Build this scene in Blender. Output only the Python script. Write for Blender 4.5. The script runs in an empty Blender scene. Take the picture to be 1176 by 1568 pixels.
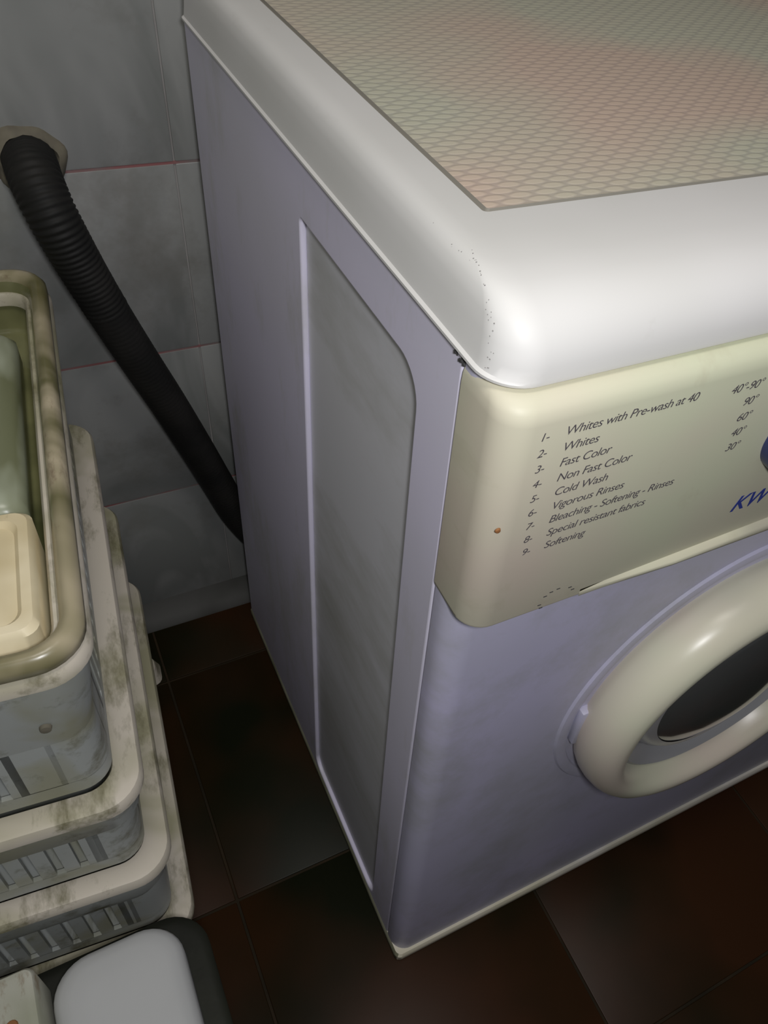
import bpy, bmesh, math, random
from mathutils import Matrix, Vector
random.seed(4)
S=bpy.context.scene
COL=S.collection
# ------------------------------------------------------------------ materials
def mat(name, col, rough=.4, col2=None, nscale=6., bump=0., bscale=60., coat=0., metal=0., spec=.5, trans=0., fac=(.4,.65), dist=0., stretch=None, dirt=None):
    m=bpy.data.materials.new(name);m.use_nodes=True;nt=m.node_tree;N=nt.nodes;L=nt.links
    b=N['Principled BSDF'];b.inputs['Roughness'].default_value=rough;b.inputs['Metallic'].default_value=metal
    b.inputs['Specular IOR Level'].default_value=spec;b.inputs['Coat Weight'].default_value=coat;b.inputs['Coat Roughness'].default_value=.15
    b.inputs['Transmission Weight'].default_value=trans
    tc=N.new('ShaderNodeTexCoord');vec=tc.outputs['Object']
    if stretch:
        mp=N.new('ShaderNodeMapping');mp.inputs['Scale'].default_value=stretch[:3]
        if len(stretch)>3: mp.inputs['Rotation'].default_value=(0,stretch[3],0)
        L.new(vec,mp.inputs['Vector']);vec=mp.outputs[0]
    if col2:
        n=N.new('ShaderNodeTexNoise');n.inputs['Scale'].default_value=nscale;n.inputs['Detail'].default_value=3;n.inputs['Distortion'].default_value=dist
        r=N.new('ShaderNodeMapRange');r.inputs[1].default_value=fac[0];r.inputs[2].default_value=fac[1]
        x=N.new('ShaderNodeMix');x.data_type='RGBA';x.inputs[6].default_value=(*col,1);x.inputs[7].default_value=(*col2,1)
        L.new(vec,n.inputs['Vector']);L.new(n.outputs['Fac'],r.inputs[0]);L.new(r.outputs[0],x.inputs[0]);out=x.outputs[2]
        if dirt:
            n2=N.new('ShaderNodeTexNoise');n2.inputs['Scale'].default_value=dirt[1];n2.inputs['Detail'].default_value=6;n2.inputs['Roughness'].default_value=.7
            mp2=N.new('ShaderNodeMapping');mp2.inputs['Location'].default_value=(3.1,1.7,.4);mp2.inputs['Scale'].default_value=(1,.35,1);L.new(tc.outputs['Object'],mp2.inputs['Vector']);L.new(mp2.outputs[0],n2.inputs['Vector'])
            r2=N.new('ShaderNodeMapRange');r2.inputs[1].default_value=dirt[2];r2.inputs[2].default_value=dirt[3];L.new(n2.outputs['Fac'],r2.inputs[0])
            x2=N.new('ShaderNodeMix');x2.data_type='RGBA';x2.inputs[7].default_value=(*dirt[0],1);L.new(out,x2.inputs[6]);L.new(r2.outputs[0],x2.inputs[0]);out=x2.outputs[2]
        L.new(out,b.inputs['Base Color'])
    else: b.inputs['Base Color'].default_value=(*col,1)
    if bump:
        n=N.new('ShaderNodeTexNoise');n.inputs['Scale'].default_value=bscale;n.inputs['Detail'].default_value=2
        u=N.new('ShaderNodeBump');u.inputs['Strength'].default_value=bump;u.inputs['Distance'].default_value=.001
        L.new(tc.outputs['Object'],n.inputs['Vector']);L.new(n.outputs['Fac'],u.inputs['Height']);L.new(u.outputs[0],b.inputs['Normal'])
    return m
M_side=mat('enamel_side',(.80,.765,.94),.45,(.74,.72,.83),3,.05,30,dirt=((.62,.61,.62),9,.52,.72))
M_core=mat('enamel_side_field',(.71,.71,.745),.45,(.64,.64,.66),3,.05,30,dirt=((.52,.52,.50),7,.52,.75))
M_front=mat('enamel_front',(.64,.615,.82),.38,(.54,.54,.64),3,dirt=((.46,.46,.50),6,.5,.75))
M_lid=mat('lid_white_plastic',(.73,.72,.705),.5,(.66,.655,.625),4,fac=(.45,.7),spec=.4,dirt=((.60,.585,.55),12,.55,.75))
M_panel=mat('panel_cream_plastic',(.62,.635,.465),.5,(.63,.55,.455),5,spec=.4,dirt=((.50,.46,.33),10,.55,.78))
M_cream=mat('door_cream_plastic',(.70,.71,.54),.3,(.70,.61,.52),6)
M_glass=mat('door_dark_glass',(.085,.088,.085),.05,coat=.6)
M_gasket=mat('door_grey_rubber',(.36,.36,.37),.3)
M_silver=mat('drum_steel',(.60,.60,.61),.3,metal=.4)
M_gap=mat('seam_dark',(.05,.05,.05),.7)
M_groove_shade=mat('lid_groove_shade',(.24,.225,.19),.7)  # shadow line around the lid inset, painted into the groove faces
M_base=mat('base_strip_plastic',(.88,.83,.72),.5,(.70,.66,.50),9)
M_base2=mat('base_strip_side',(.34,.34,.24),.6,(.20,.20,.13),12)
M_ink=mat('ink_black',(.09,.08,.09),.6)
M_blue=mat('ink_blue',(.03,.05,.28),.5)
M_knob=mat('knob_blue_plastic',(.03,.04,.12),.3)
M_rust=mat('rust',(.28,.12,.04),.8)
M_hose=mat('hose_black_rubber',(.012,.012,.011),.6,(.020,.019,.017),20,spec=.25)
M_esc=mat('mortar_ring',(.20,.18,.13),.8,(.10,.09,.07),30,.4,80)
M_rack=mat('rack_plastic',(.45,.475,.455),.5,(.38,.38,.28),11,.1,60,fac=(.48,.62),dist=.5,dirt=((.12,.11,.05),20,.52,.70))
M_rim=mat('rack_rim_aged',(.64,.585,.49),.5,(.40,.38,.25),10,fac=(.46,.66),dist=.8,dirt=((.13,.12,.05),22,.51,.68))
M_tray=mat('tray_olive_plastic',(.20,.20,.09),.25,(.08,.085,.035),13,coat=.4)
M_trayrim=mat('tray_rim_tan',(.52,.45,.31),.28,(.15,.14,.06),11,fac=(.40,.60),dist=.6,dirt=((.14,.08,.045),30,.55,.70))
M_box=mat('cream_box_card',(.90,.80,.56),.5,(.66,.55,.32),14,dirt=((.20,.14,.05),16,.57,.72))
M_pack=mat('packet_pale',(.48,.52,.40),.3,(.20,.215,.12),14,.6,25,fac=(.45,.62),stretch=(1.6,.5,1))
M_green=mat('packet_green',(.07,.25,.06),.4)
M_black=mat('bin_black_plastic',(.010,.011,.007),.6,(.018,.020,.012),9,.5,60,spec=.3)
M_grey=mat('bin_lid_grey',(.52,.53,.53),.45,(.47,.48,.48),5)
M_brk=mat('bracket_offwhite',(.50,.50,.43),.5,(.36,.37,.28),14,dirt=((.20,.12,.05),30,.58,.72))
def mat_lidtop():
    m=bpy.data.materials.new('lid_laminate_weave');m.use_nodes=True;nt=m.node_tree;N=nt.nodes;L=nt.links;b=N['Principled BSDF']
    b.inputs['Roughness'].default_value=.5
    tc=N.new('ShaderNodeTexCoord');sp=N.new('ShaderNodeSeparateXYZ');L.new(tc.outputs['Object'],sp.inputs[0])
    def mth(op,a,c=None):
        n=N.new('ShaderNodeMath');n.operation=op
        for i,v in enumerate((a,c)):
            if v is None: continue
            if isinstance(v,(int,float)): n.inputs[i].default_value=v
            else: L.new(v,n.inputs[i])
        return n.outputs[0]
    row=mth('MULTIPLY',sp.outputs[1],1/.0062);ri=mth('FLOOR',row);odd=mth('MULTIPLY',mth('MODULO',mth('ABSOLUTE',ri),2.),.5)
    cx=mth('FRACT',mth('ADD',mth('MULTIPLY',sp.outputs[0],1/.0160),odd));fy=mth('FRACT',row)
    a=mth('ABSOLUTE',mth('SUBTRACT',cx,.5));c=mth('ABSOLUTE',mth('SUBTRACT',fy,.5))
    d=mth('ADD',mth('POWER',mth('MULTIPLY',a,2.2),2.),mth('POWER',mth('MULTIPLY',c,1.9),2.))
    r=N.new('ShaderNodeMapRange');r.interpolation_type='SMOOTHSTEP';r.inputs[1].default_value=.35;r.inputs[2].default_value=1.15;L.new(d,r.inputs[0])
    n=N.new('ShaderNodeTexNoise');n.inputs['Scale'].default_value=3.5;n.inputs['Detail'].default_value=2;L.new(tc.outputs['Object'],n.inputs['Vector'])
    rr=N.new('ShaderNodeMapRange');rr.inputs[1].default_value=.42;rr.inputs[2].default_value=.58;L.new(n.outputs['Fac'],rr.inputs[0])
    x=N.new('ShaderNodeMix');x.data_type='RGBA';x.inputs[6].default_value=(.57,.56,.44,1);x.inputs[7].default_value=(.65,.51,.41,1);L.new(rr.outputs[0],x.inputs[0])
    y=N.new('ShaderNodeMix');y.data_type='RGBA';y.blend_type='MULTIPLY';y.inputs[7].default_value=(.82,.82,.86,1);L.new(x.outputs[2],y.inputs[6]);L.new(r.outputs[0],y.inputs[0])
    L.new(y.outputs[2],b.inputs['Base Color'])
    u=N.new('ShaderNodeBump');u.invert=True;u.inputs['Strength'].default_value=.3;u.inputs['Distance'].default_value=.0010;L.new(r.outputs[0],u.inputs['Height']);L.new(u.outputs[0],b.inputs['Normal'])
    return m
M_top=mat_lidtop()
M_tile=mat('wall_tile_glaze',(.33,.335,.325),.26,(.22,.23,.22),3,.15,8,fac=(.42,.6),dist=1.6,stretch=(2.2,1,1,.7),dirt=((.19,.185,.165),5,.52,.75))
M_grout=mat('wall_grout',(.34,.33,.32),.8,(.24,.23,.22),9)
M_pink=mat('wall_grout_stained',(.30,.12,.12),.8,(.23,.20,.19),14,fac=(.40,.54))
M_fillet=mat('wall_base_dark',(.08,.08,.075),.7,(.035,.035,.03),8)
M_floor=mat('floor_tile_glaze',(.006,.0075,.0012),.42,(.038,.014,.004),3.2,.2,14,fac=(.42,.62),spec=.16)
M_fgrout=mat('floor_grout',(.032,.021,.010),.8,(.014,.011,.005),9,spec=.2)
# ------------------------------------------------------------------ helpers
def link(o,parent=None):
    COL.objects.link(o)
    if parent: o.parent=parent
    return o
def empty(name,loc=(0,0,0),rot=0):
    e=bpy.data.objects.new(name,None);e.location=loc;e.rotation_euler=(0,0,rot);e.empty_display_size=.1;return link(e)
def finish(bm,name,mats,parent=None,angle=35,smooth=True,loc=None):
    bmesh.ops.recalc_face_normals(bm,faces=bm.faces[:])
    me=bpy.data.meshes.new(name);bm.to_mesh(me);bm.free()
    for m in (mats if isinstance(mats,(list,tuple)) else [mats]): me.materials.append(m)
    if smooth:
        for p in me.polygons: p.use_smooth=True
        me.set_sharp_from_angle(angle=math.radians(angle))
    o=bpy.data.objects.new(name,me)
    if loc: o.location=loc
    return link(o,parent)
def rrect(x0,x1,y0,y1,r,n=6):
    rs=r if isinstance(r,(list,tuple)) else [r]*4
    P=[]
    for (cx,cy,a0),q in zip([(x0,y0,180),(x1,y0,270),(x1,y1,0),(x0,y1,90)],rs):
        sx=1 if cx==x0 else -1;sy=1 if cy==y0 else -1
        ox,oy=cx+sx*q,cy+sy*q
        for i in range(n+1):
            a=math.radians(a0+90*i/n);P.append((ox+q*math.cos(a),oy+q*math.sin(a)))
    return P
def loft(bm,rings,cap0=True,cap1=True,closed=False,mi=0,cap_mi=None,seg_mi=None):
    V=[[bm.verts.new((p[0],p[1],z)) for p in ps] for ps,z in rings]
    n=len(V[0]);k=len(V)
    for i in range(k if closed else k-1):
        a=V[i];b=V[(i+1)%k]
        for j in range(n):
            f=bm.faces.new((a[j],a[(j+1)%n],b[(j+1)%n],b[j]));f.material_index=seg_mi.get(i,mi) if seg_mi else mi
    if not closed:
        if cap0: bm.faces.new(list(reversed(V[0]))).material_index=mi
        if cap1: bm.faces.new(V[-1]).material_index=mi if cap_mi is None else cap_mi
    return V
def box(bm,x0,x1,y0,y1,z0,z1,bev=0,mi=0):
    g=bmesh.ops.create_cube(bm,size=1)
    vs=g['verts']
    for v in vs: v.co=Vector(((x0+x1)/2+v.co.x*(x1-x0),(y0+y1)/2+v.co.y*(y1-y0),(z0+z1)/2+v.co.z*(z1-z0)))
    fs=set(f for v in vs for f in v.link_faces)
    for f in fs: f.material_index=mi
    if bev:
        es=list(set(e for v in vs for e in v.link_edges))
        r=bmesh.ops.bevel(bm,geom=es,offset=bev,segments=2,profile=.5,affect='EDGES')
        for f in r['faces']: f.material_index=mi
def lathe_y(bm,cx,cz,prof,n=64,mi=0,cap_end=False):
    V=[]
    for r,y in prof: V.append([bm.verts.new((cx+r*math.cos(2*math.pi*i/n),y,cz+r*math.sin(2*math.pi*i/n))) for i in range(n)])
    for a,b in zip(V,V[1:]):
        for j in range(n): bm.faces.new((a[j],a[(j+1)%n],b[(j+1)%n],b[j])).material_index=mi
    if cap_end: bm.faces.new(V[-1]).material_index=mi
# ------------------------------------------------------------------ room
WY=.566
def tiles(name,origin,ua,va,u0,u1,v0,v1,us,vs,tw,th,mats,normal,gu=.0016,gv=.0024,dep=.006):
    bm=bmesh.new();ua=Vector(ua);va=Vector(va);nn=Vector(normal);o=Vector(origin)
    def slab(a0,a1,b0,b1,t0,t1,bev,mi):
        g0=bmesh.ops.create_cube(bm,size=1)['verts']
        for v in g0:
            c=v.co.copy();v.co=o+ua*((a0+a1)/2+c.x*(a1-a0))+va*((b0+b1)/2+c.y*(b1-b0))+nn*((t0+t1)/2+c.z*(t1-t0))
        for f in set(f for v in g0 for f in v.link_faces): f.material_index=mi
        if bev:
            es=list(set(e for v in g0 for e in v.link_edges))
            r=bmesh.ops.bevel(bm,geom=es,offset=bev,segments=2,profile=.5,affect='EDGES')
            for f in r['faces']: f.material_index=mi
    slab(u0,u1,v0,v1,-.03,-.0015,0,1)
    i0=math.floor((u0-us)/tw);i1=math.ceil((u1-us)/tw);j0=math.floor((v0-vs)/th);j1=math.ceil((v1-vs)/th)
    for i in range(i0,i1):
        for j in range(j0,j1):
            a0=max(u0,us+i*tw+gu/2);a1=min(u1,us+(i+1)*tw-gu/2);b0=max(v0,vs+j*th+gv/2);b1=min(v1,vs+(j+1)*th-gv/2)
            if a1-a0<.01 or b1-b0<.01: continue
            slab(a0,a1,b0,b1,-dep,0,.0012,0)
    if len(mats)>2:
        for j in range(j0,j1+1):
            b=vs+j*th
            if v0+.01<b<v1-.01: slab(u0,u1,b-.0016,b+.0016,-.004,-.0008,0,2)
    return finish(bm,name,mats,angle=30)
tiles('wall_back',(0,WY,0),(1,0,0),(0,0,1),-.8,1.5,0,2.3,-.014,.245,.27,.2165,[M_tile,M_grout,M_pink],(0,-1,0))
tiles('wall_left',(-.8,0,0),(0,1,0),(0,0,1),-1.2,WY,0,2.3,.3,.245,.27,.2165,[M_tile,M_grout,M_pink],(1,0,0))
tiles('floor',(0,0,0),(1,0,0),(0,1,0),-.8,1.5,-1.2,WY+.03,-.1435,.1145,.33,.33,[M_floor,M_fgrout],(0,0,1),gu=.003,gv=.003)
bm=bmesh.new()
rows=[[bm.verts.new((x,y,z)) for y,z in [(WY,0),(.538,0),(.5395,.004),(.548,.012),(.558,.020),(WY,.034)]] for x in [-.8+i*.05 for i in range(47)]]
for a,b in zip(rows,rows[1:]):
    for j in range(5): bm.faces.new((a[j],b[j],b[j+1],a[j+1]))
finish(bm,'wall_base_strip',M_fillet,angle=60)  # sloped strip along the wall foot, much darker than the tiles
# ------------------------------------------------------------------ washing machine
WM=empty('washing_machine')
W=.60;BD=.517;HB=.82
bm=bmesh.new();box(bm,.0048,W-.0048,.0025,BD,.004,HB,.0);finish(bm,'cabinet_core',M_core,WM,smooth=False)
def sheet(name,xw):
    cu=bpy.data.curves.new(name,'CURVE');cu.dimensions='2D';cu.fill_mode='BOTH';cu.extrude=.0006;cu.bevel_depth=.0020;cu.bevel_resolution=3
    def spl(pts):
        s=cu.splines.new('POLY');s.points.add(len(pts)-1)
        for p,q in zip(s.points,pts): p.co=(q[0],q[1],0,1)
        s.use_cyclic_u=True
    spl(rrect(.0045,BD-.002,.006,HB-.002,.003,3))
    spl([( .281-p[0],p[1]) for p in rrect(.045,.236,.015,.779,[.02,.02,.026,.006],8)])
    cu.materials.append(M_side)
    o=bpy.data.objects.new(name,cu);o.rotation_euler=(math.pi/2,0,math.pi/2);o.location=(xw,0,0);link(o,WM);return o
sheet('side_sheet_near',.0026);sheet('side_sheet_far',W-.0026)
bm=bmesh.new()
R=[(.003,.006),(.0,.010),(.0,.3),(.0,.6),(.0,.817)]
loft(bm,[(rrect(i,W-i,-.024+i,.0008,[.018,.018,.001,.001],8),z) for i,z in R])
finish(bm,'front_sheet',M_front,WM)
bm=bmesh.new();box(bm,.0052,W-.0052,-.01,.004,.01,HB-.002);finish(bm,'seam_filler',M_gap,WM,smooth=False)
bm=bmesh.new()
loft(bm,[(rrect(-.0015+i,W+.0015-i,-.0290+i,BD+.001-i,[.007,.007,.004,.004],8),z) for i,z in [(.001,0.0),(0,.002),(0,.011),(.002,.014)]])
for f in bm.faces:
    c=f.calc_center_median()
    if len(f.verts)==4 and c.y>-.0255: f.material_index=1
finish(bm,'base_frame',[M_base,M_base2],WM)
# control panel
bm=bmesh.new()
pr=[(.004,.6515),(.001,.6523),(.0,.655),(.0,.805),(.001,.811),(.004,.8150),(.009,.8170),(.016,.8175)]
loft(bm,[(rrect(-.001+i*.4,W+.001-i*.4,-.0425+i,.0015,[.017,.017,.001,.001],8),z) for i,z in pr])
finish(bm,'control_panel',M_panel,WM,angle=50)
bm=bmesh.new()
n=24;rows=[]
for k in range(n+1):
    u=k/n;x=.078+u*(W-.09-.078);t=min(1,u*6);hz=.0035+.012*min(1,u*1.3)
    prof=[(-.0425,.652),(-.0425-.003*t,.653),(-.0425-.005*t,.655+hz*.4),(-.0425-.004*t,.653+hz),(-.0425,.655+hz)]
    rows.append([bm.verts.new((x,y,z)) for y,z in prof])
for a,b in zip(rows,rows[1:]):
    for j in range(4): bm.faces.new((a[j],b[j],b[j+1],a[j+1]))
finish(bm,'panel_lip',M_panel,WM,angle=60)
# lid
bm=bmesh.new()
def lr(i,yf,r): return rrect(i,W-i,yf,.520-max(i,0)*.6,[r,r,.01,.01],10)
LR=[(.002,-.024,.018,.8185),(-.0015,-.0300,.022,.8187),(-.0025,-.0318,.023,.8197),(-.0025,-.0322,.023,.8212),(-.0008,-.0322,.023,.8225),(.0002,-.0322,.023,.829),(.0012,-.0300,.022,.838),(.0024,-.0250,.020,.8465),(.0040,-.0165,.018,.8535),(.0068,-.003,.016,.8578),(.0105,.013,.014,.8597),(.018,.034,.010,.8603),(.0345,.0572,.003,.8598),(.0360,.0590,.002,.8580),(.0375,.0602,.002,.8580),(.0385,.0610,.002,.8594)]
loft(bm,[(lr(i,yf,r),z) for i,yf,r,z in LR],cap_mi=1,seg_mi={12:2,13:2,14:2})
finish(bm,'lid',[M_lid,M_top,M_groove_shade],WM,angle=40)
bm=bmesh.new();loft(bm,[(rrect(.004,W-.004,-.024,.51,.016),z) for z in (.8165,.8200)]);finish(bm,'lid_gasket',M_gap,WM,smooth=False)
# door
DX,DZ=.302,.422
bm=bmesh.new();lathe_y(bm,DX,DZ,[(.175,-.0235),(.173,-.0262),(.168,-.0272),(.163,-.026),(.161,-.023)],96);finish(bm,'door_surround',M_front,WM)
bm=bmesh.new();lathe_y(bm,DX,DZ,[(.152,-.022),(.156,-.028),(.158,-.036),(.158,-.045),(.156,-.055),(.1525,-.062),(.147,-.068),(.141,-.071),(.136,-.0715),(.131,-.070),(.127,-.066),(.124,-.060),(.122,-.053),(.120,-.046),(.119,-.036)],96);finish(bm,'door_ring',M_cream,WM)
bm=bmesh.new();lathe_y(bm,DX,DZ,[(.1208,-.049),(.117,-.051),(.112,-.047),(.107,-.040),(.101,-.032),(.098,-.024)],96);finish(bm,'door_gasket',M_gasket,WM)
bm=bmesh.new();lathe_y(bm,DX,DZ,[(.108,-.034),(.099,-.040),(.088,-.048),(.072,-.055),(.05,-.060),(.03,-.0615),(.01,-.062)],96,cap_end=True);finish(bm,'door_glass',M_glass,WM)
bm=bmesh.new();lathe_y(bm,DX,DZ,[(.1005,-.0385),(.095,-.0460),(.089,-.0505),(.082,-.0515)],96);finish(bm,'door_inner_rim',M_silver,WM)
bm=bmesh.new();box(bm,.142,.153,-.032,-.023,.400,.450,.002);finish(bm,'door_hinge',M_front,WM)
# knob
bm=bmesh.new();lathe_y(bm,.214,.744,[(.025,-.042),(.025,-.050),(.022,-.054),(.017,-.055),(.016,-.064),(.014,-.067),(.004,-.068)],48,cap_end=True);finish(bm,'programme_knob',M_knob,WM)
for i,x in enumerate((.30,.36,.42)):
    bm=bmesh.new();lathe_y(bm,x,.744,[(.010,-.042),(.010,-.048),(.008,-.050),(.002,-.0505)],32,cap_end=True);finish(bm,'push_button_%d'%(i+1),M_knob,WM)
bm=bmesh.new();box(bm,.48,.58,-.046,-.042,.70,.79,.0015);finish(bm,'detergent_drawer',M_panel,WM)
def text(body,x,z,size,m=M_ink,al='LEFT',shear=.20,sp=.93,y=-.0427,off=-.00007,name='print'):
    c=bpy.data.curves.new(name,'FONT');c.body=body;c.size=size;c.shear=shear;c.align_x=al;c.space_character=sp;c.extrude=.00008;c.offset=off
    c.materials.append(m);o=bpy.data.objects.new(name,c);o.rotation_euler=(math.pi/2,0,0);o.location=(x,y,z);link(o,WM)
lines=["Whites with Pre-wash at 40","Whites","Fast Color","Non Fast Color","Cold Wash","Vigorous Rinses","Bleaching - Softening - Rinses","Special resistant fabrics","Softening"]
for i,l in enumerate(lines):
    z=.7955-i*.01038;x=.0335+i*.0007
    text("%d-"%(i+1),x-.0145,z,.0072,name='print_number_%d'%(i+1));text(l,x,z,.0079,name='print_line_%d'%(i+1))
for i,l in enumerate(["40°-90°","90°","60°","40°","30°"]):
    text(l,.163+i*.0008,.7930-i*.0113,.0080,al='RIGHT',name='print_temp_%d'%(i+1))
text("KW",.187,.686,.0185,M_blue,off=.0002,shear=.35,name='print_logo')
bm=bmesh.new();lathe_y(bm,.007,.738,[(.0018,-.0408),(.0013,-.0418),(.0004,-.0420)],12,cap_end=True)
finish(bm,'rust_chip',M_rust,WM)
bm=bmesh.new()
for k in range(9):
    a=math.radians(20+k*24);cx,cz=.060+.012*math.cos(a),.6590+.009*math.sin(a)
    if k in (2,6): continue
    box(bm,cx-.0012,cx+.0012,-.0428,-.0424,cz-.0003,cz+.0003)
finish(bm,'worn_mark',M_gap,WM,smooth=False)
bm=bmesh.new()
def corner_pt(s,ang):
    i=4+s*(10-4);k=int(i);u=i-k
    a=LR[k];b=LR[min(k+1,len(LR)-1)]
    x0=a[0]*(1-u)+b[0]*u;y0=a[1]*(1-u)+b[1]*u;r=a[2]*(1-u)+b[2]*u;z=a[3]*(1-u)+b[3]*u
    return Vector((x0+r-r*math.cos(ang),y0+r-r*math.sin(ang),z))
for k in range(30):
    s=random.random();an=math.radians(random.gauss(20-14*s,4))
    bmesh.ops.create_icosphere(bm,subdivisions=1,radius=random.uniform(.0002,.00045),matrix=Matrix.Translation(corner_pt(s,an)))
for k in range(8):
    t=random.random();bmesh.ops.create_icosphere(bm,subdivisions=1,radius=random.uniform(.0002,.0004),matrix=Matrix.Translation((.0068+random.gauss(0,.0005),.018+.04*t,.8577)))
finish(bm,'corner_scuffs',mat('scuff_grey',(.28,.27,.26),.8),WM)
bm=bmesh.new()
for k in range(8): bmesh.ops.create_icosphere(bm,subdivisions=1,radius=random.uniform(.0006,.0016),matrix=Matrix.Translation((-.0005+random.uniform(0,.001),.001+random.uniform(0,.010),.8155+random.uniform(-.002,.002))))
finish(bm,'corner_grime',M_gap,WM)
# ------------------------------------------------------------------ drain hose
H=empty('drain_hose')
P=[Vector(p) for p in [(-.143,.585,.690),(-.143,.550,.695),(-.143,.520,.692),(-.138,.500,.668),(-.126,.496,.622),(-.108,.498,.560),(-.088,.505,.495),(-.066,.515,.425),(-.041,.527,.340),(-.020,.538,.265),(.002,.543,.190),(.035,.543,.120),(.07,.542,.075)]]
def cr(P,t):
    n=len(P)-1;i=min(int(t*n),n-1);u=t*n-i
    p0=P[max(i-1,0)];p1=P[i];p2=P[i+1];p3=P[min(i+2,n)]
    return .5*((2*p1)+(-p0+p2)*u+(2*p0-5*p1+4*p2-p3)*u*u+(-p0+3*p1-3*p2+p3)*u**3)
bm=bmesh.new();NS=560;prev=None;up=Vector((1,0,0));arc=0;lp=None
for k in range(NS+1):
    t=k/NS;c=cr(P,t);d=(cr(P,min(1,t+.002))-cr(P,max(0,t-.002))).normalized()
    if lp is not None: arc+=(c-lp).length
    lp=c
    s=(up-d*up.dot(d)).normalized();w=d.cross(s);up=s
    amp=.0006 if arc<.2 else .00015
    r=.0205+amp*math.sin(arc*2*math.pi/.0052)
    r+=.0028*max(0,1-arc/.18)
    ring=[bm.verts.new(c+r*(math.cos(a)*s+math.sin(a)*w)) for a in [2*math.pi*i/20 for i in range(20)]]
    if prev:
        for j in range(20): bm.faces.new((prev[j],prev[(j+1)%20],ring[(j+1)%20],ring[j]))
    prev=ring
finish(bm,'hose_tube',M_hose,H,angle=80)
bm=bmesh.new();lathe_y(bm,-.143,.692,[(.032,WY),(.031,WY-.003),(.028,WY-.006),(.024,WY-.008),(.021,WY-.002)],40)
for v in bm.verts:
    a=math.atan2(v.co.z-.692,v.co.x+.143);f=1+.05*math.sin(3*a+1)+.03*math.sin(7*a);v.co.x=-.143+(v.co.x+.143)*f;v.co.z=.692+(v.co.z-.692)*f
finish(bm,'wall_collar',M_esc,H)
# ------------------------------------------------------------------ rack
RX,RY,RA=-.1895,.048,math.radians(-5.3)
RK=empty('plastic_storage_rack',(RX,RY,0),RA)
RW,RD=.30,.480
def rr(i,r=.034,n=8): return rrect(-RW+i,-i,i,RD-i,max(r-i*.5,.008),n)
tops=[(.600,.432,.009),(.425,.300,.006),(.296,.155,.003),(.150,.018,0)]
LW=.019
for ti,(zt,zb,q) in enumerate(tops):
    bm=bmesh.new()
    loft(bm,[(rr(q+.002),zt-.014),(rr(q),zt-.012),(rr(q),zt-.005),(rr(q+.002),zt-.001),(rr(q+.005),zt),(rr(q+LW+.001),zt),(rr(q+LW+.003),zt-.003),(rr(q+LW+.003),zt-.012),(rr(q+LW),zt-.012),(rr(q+.005),zt-.012)],closed=True,mi=1)
    s1=zb+.072;s0=zb+.016;a,b=q+.016,q+.020
    loft(bm,[(rr(q+.004),zt-.011),(rr(q+.008),zt-.045),(rr(a),s1),(rr(b),s1),(rr(q+.012),zt-.045),(rr(q+.008),zt-.011)],closed=True)
    loft(bm,[(rr(a),zb+.001),(rr(a),s0),(rr(b),s0),(rr(b),zb+.001)],closed=True)
    loft(bm,[(rr(a+.001),zb+.001),(rr(a+.001),zb+.005)])
    e=.085 if ti==0 else .06
    def bars(x0,x1,fixed,axis):
        L=x1-x0;n=max(1,round(L/.018));p=L/n
        for k in range(n+1):
            c=x0+k*p
            if axis=='x': box(bm,c-.0055,c+.0055,min(fixed),max(fixed),s0-.001,s1+.001)
            else: box(bm,min(fixed),max(fixed),c-.0055,c+.0055,s0-.001,s1+.001)
        for c0,c1 in ((x0-e+.045+q,x0),(x1,x1+e-.045-q)):
            if axis=='x': box(bm,c0,c1,min(fixed),max(fixed),s0-.001,s1+.001)
            else: box(bm,min(fixed),max(fixed),c0,c1,s0-.001,s1+.001)
    bars(-RW+e,-e,(a,b),'x');bars(-RW+e,-e,(RD-a,RD-b),'x');bars(e,RD-e,(-a,-b),'y');bars(e,RD-e,(-RW+a,-RW+b),'y')
    ra=max(.034-a*.5,.008)
    for sx,sy in ((1,0),(0,0),(1,1),(0,1)):
        x0=-a-.035 if sx else -RW+a;x1=-a if sx else -RW+a+.035;y0=RD-a-.035 if sy else a;y1=RD-a if sy else a+.035
        rs=[.002]*4;rs[{(0,0):0,(1,0):1,(1,1):2,(0,1):3}[(sx,sy)]]=ra
        ps=rrect(x0,x1,y0,y1,rs,8)
        loft(bm,[(ps,s0-.0005),(ps,s1+.0005)])
    finish(bm,'basket_tier_%d'%(ti+1),[M_rack,M_rim],RK,angle=40)
bm=bmesh.new()
for cx,cy in ((-.02,.02),(-RW+.02,.02),(-.02,RD-.06),(-RW+.02,RD-.06)):
    loft(bm,[(rrect(cx-.016,cx+.022,cy-.022,cy+.02,.012,4),0),(rrect(cx-.013,cx+.016,cy-.016,cy+.016,.012,4),.02)])
finish(bm,'feet',M_rim,RK)
bm=bmesh.new();lathe_y(bm,-.050,.535,[(.004,.0190),(.0035,.0165),(.001,.0160)],12,cap_end=True);finish(bm,'rust_spot',M_esc,RK)
def tr(i,r=.036): return rrect(-RW+i,-i,i,RD-i,max(r-i*.5,.01),8)
bm=bmesh.new()
loft(bm,[(tr(.013),.6005),(tr(.010),.603),(tr(.010),.610),(tr(.013),.615),(tr(.017),.6165),(tr(.021),.615),(tr(.024),.609),(tr(.0275),.598),(tr(.031),.565),(tr(.034),.560)],cap0=False,cap1=True)
for f in bm.faces:
    c=f.calc_center_median()
    f.material_index=1 if c.z>.604 else 0
finish(bm,'tray_shell',[M_tray,M_trayrim],RK,angle=60)
BX=empty('cardboard_box',(RX,RY,0),RA)
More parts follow.
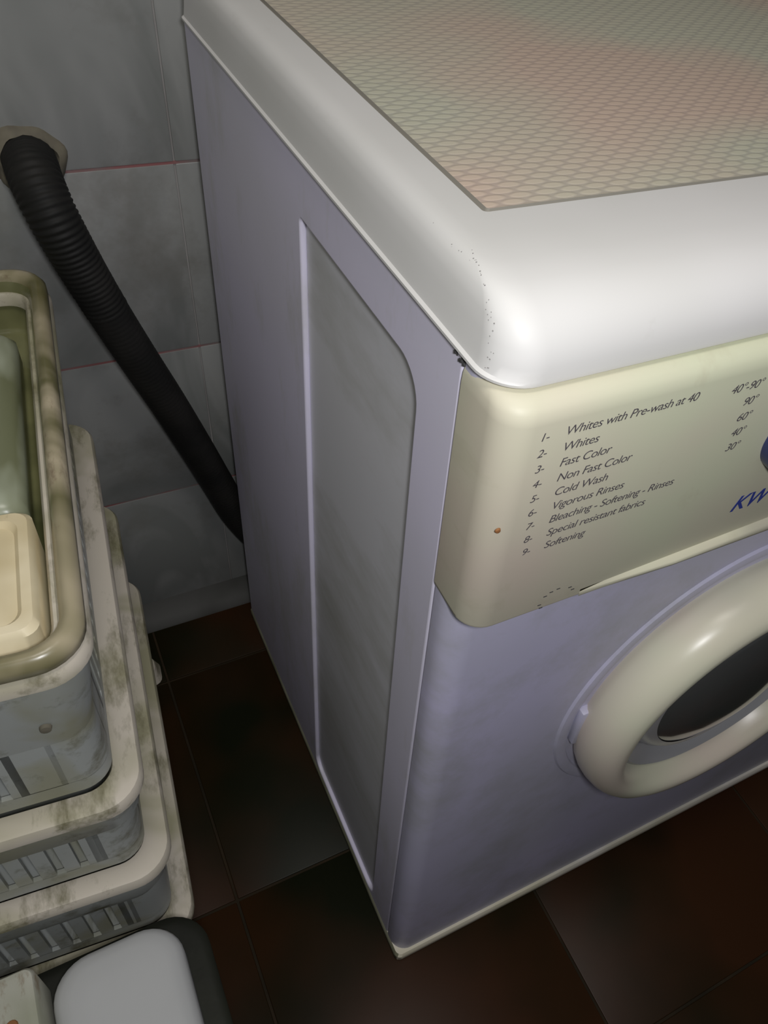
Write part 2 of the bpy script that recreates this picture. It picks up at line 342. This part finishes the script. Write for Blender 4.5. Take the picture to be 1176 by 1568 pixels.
bm=bmesh.new();loft(bm,[(rrect(-.22+i,-.036-i,.040+i,.150-i,.010,5),z) for i,z in [(.002,.561),(0,.563),(0,.604),(.003,.608),(.009,.608),(.012,.604),(.02,.604)]]);finish(bm,'box_body',M_box,BX,angle=40)
bm=bmesh.new();box(bm,-.085,-.078,.060,.130,.6035,.6065,.001);box(bm,-.20,-.085,.092,.098,.6035,.6065,.001);finish(bm,'box_ribs',M_trayrim,BX)
PK=empty('soap_powder_packet',(RX,RY,0),RA)
bm=bmesh.new()
loft(bm,[(rrect(-.25+i,-.042-i,.162+i,.395-i,.012,5),z) for i,z in [(.012,.561),(0,.568),(0,.588),(.005,.596),(.014,.598)]])
finish(bm,'packet_body',M_pack,PK,angle=60)
bm=bmesh.new();loft(bm,[([( -.092+.032*math.cos(a),.205+.032*math.sin(a)) for a in [2*math.pi*i/32 for i in range(32)]],z) for z in (.5975,.5990)]);finish(bm,'packet_label',M_green,PK)
bm=bmesh.new();box(bm,-.25,-.055,.345,.352,.5975,.6005,.001);finish(bm,'packet_fold',M_tray,PK)
# ------------------------------------------------------------------ bin
TB=empty('trash_bin')
def rb(x0,x1,y0,y1,i,r): return rrect(x0+i,x1-i,y0+i,y1-i,max(r-i*.6,.006),8)
bm=bmesh.new()
loft(bm,[(rb(-.385,-.184,-.27,.044,i,.035),z) for i,z in [(.014,0),(.012,.004),(.0,.205),(-.002,.208),(-.002,.218),(0,.220),(.006,.221),(.010,.221)]]);finish(bm,'bin_body',M_black,TB,angle=40)
bm=bmesh.new()
loft(bm,[(rb(-.308,-.203,-.26,.034,i,.032),z) for i,z in [(.002,.2215),(0,.226),(0,.244),(.002,.250),(.007,.254),(.015,.256),(.03,.2565)]]);finish(bm,'bin_lid',M_grey,TB,angle=60)
bm=bmesh.new()
loft(bm,[(rb(-.384,-.312,-.25,.034,i,.008),z) for i,z in [(0,.2215),(0,.273),(.002,.276),(.006,.277)]]);finish(bm,'bin_handle',M_brk,TB,angle=40)
bm=bmesh.new();loft(bm,[([(-.332+r*math.cos(a),-.006+r*math.sin(a)) for a in [2*math.pi*i/14 for i in range(14)]],z) for r,z in ((.005,.2765),(.004,.2782),(.0015,.2785))]);finish(bm,'bin_screw',M_rust,TB)
# ------------------------------------------------------------------ light
def area(name,loc,size,power,col,target):
    l=bpy.data.lights.new(name,'AREA');l.shape='DISK';l.size=size;l.energy=power;l.color=col
    o=bpy.data.objects.new(name,l);o.location=loc;o.rotation_euler=(Vector(target)-Vector(loc)).to_track_quat('-Z','Y').to_euler();link(o);return o
area('ceiling_lamp',(-.1,-.15,2.25),.45,6.5,(1,.95,.88),(.1,.1,.6))
l=bpy.data.lights.new('phone_flash','POINT');l.energy=8.6;l.shadow_soft_size=.03;l.color=(.98,.98,1)
o=bpy.data.objects.new('phone_flash',l);o.location=(-.15,-.34,1.10);link(o)
w=bpy.data.worlds.new('w');S.world=w;w.use_nodes=True;w.node_tree.nodes['Background'].inputs[0].default_value=(.8,.8,.88,1);w.node_tree.nodes['Background'].inputs[1].default_value=.065
S.view_settings.view_transform='Standard';S.view_settings.look='None'
# ------------------------------------------------------------------ camera
cam=bpy.data.cameras.new('camera');cam.sensor_fit='AUTO';cam.sensor_width=36;cam.lens=1251.9/1568*36;cam.shift_x=-.0784;cam.shift_y=-.0031;cam.clip_start=.01
Rm=Matrix(((.880179,.258167,-.39829),(-.461218,.663364,-.589258),(.112084,.702351,.702951)))
o=bpy.data.objects.new('camera',cam);o.matrix_world=Matrix.Translation((-.1729,-.2736,1.0398))@Rm.to_4x4();COL.objects.link(o);S.camera=o
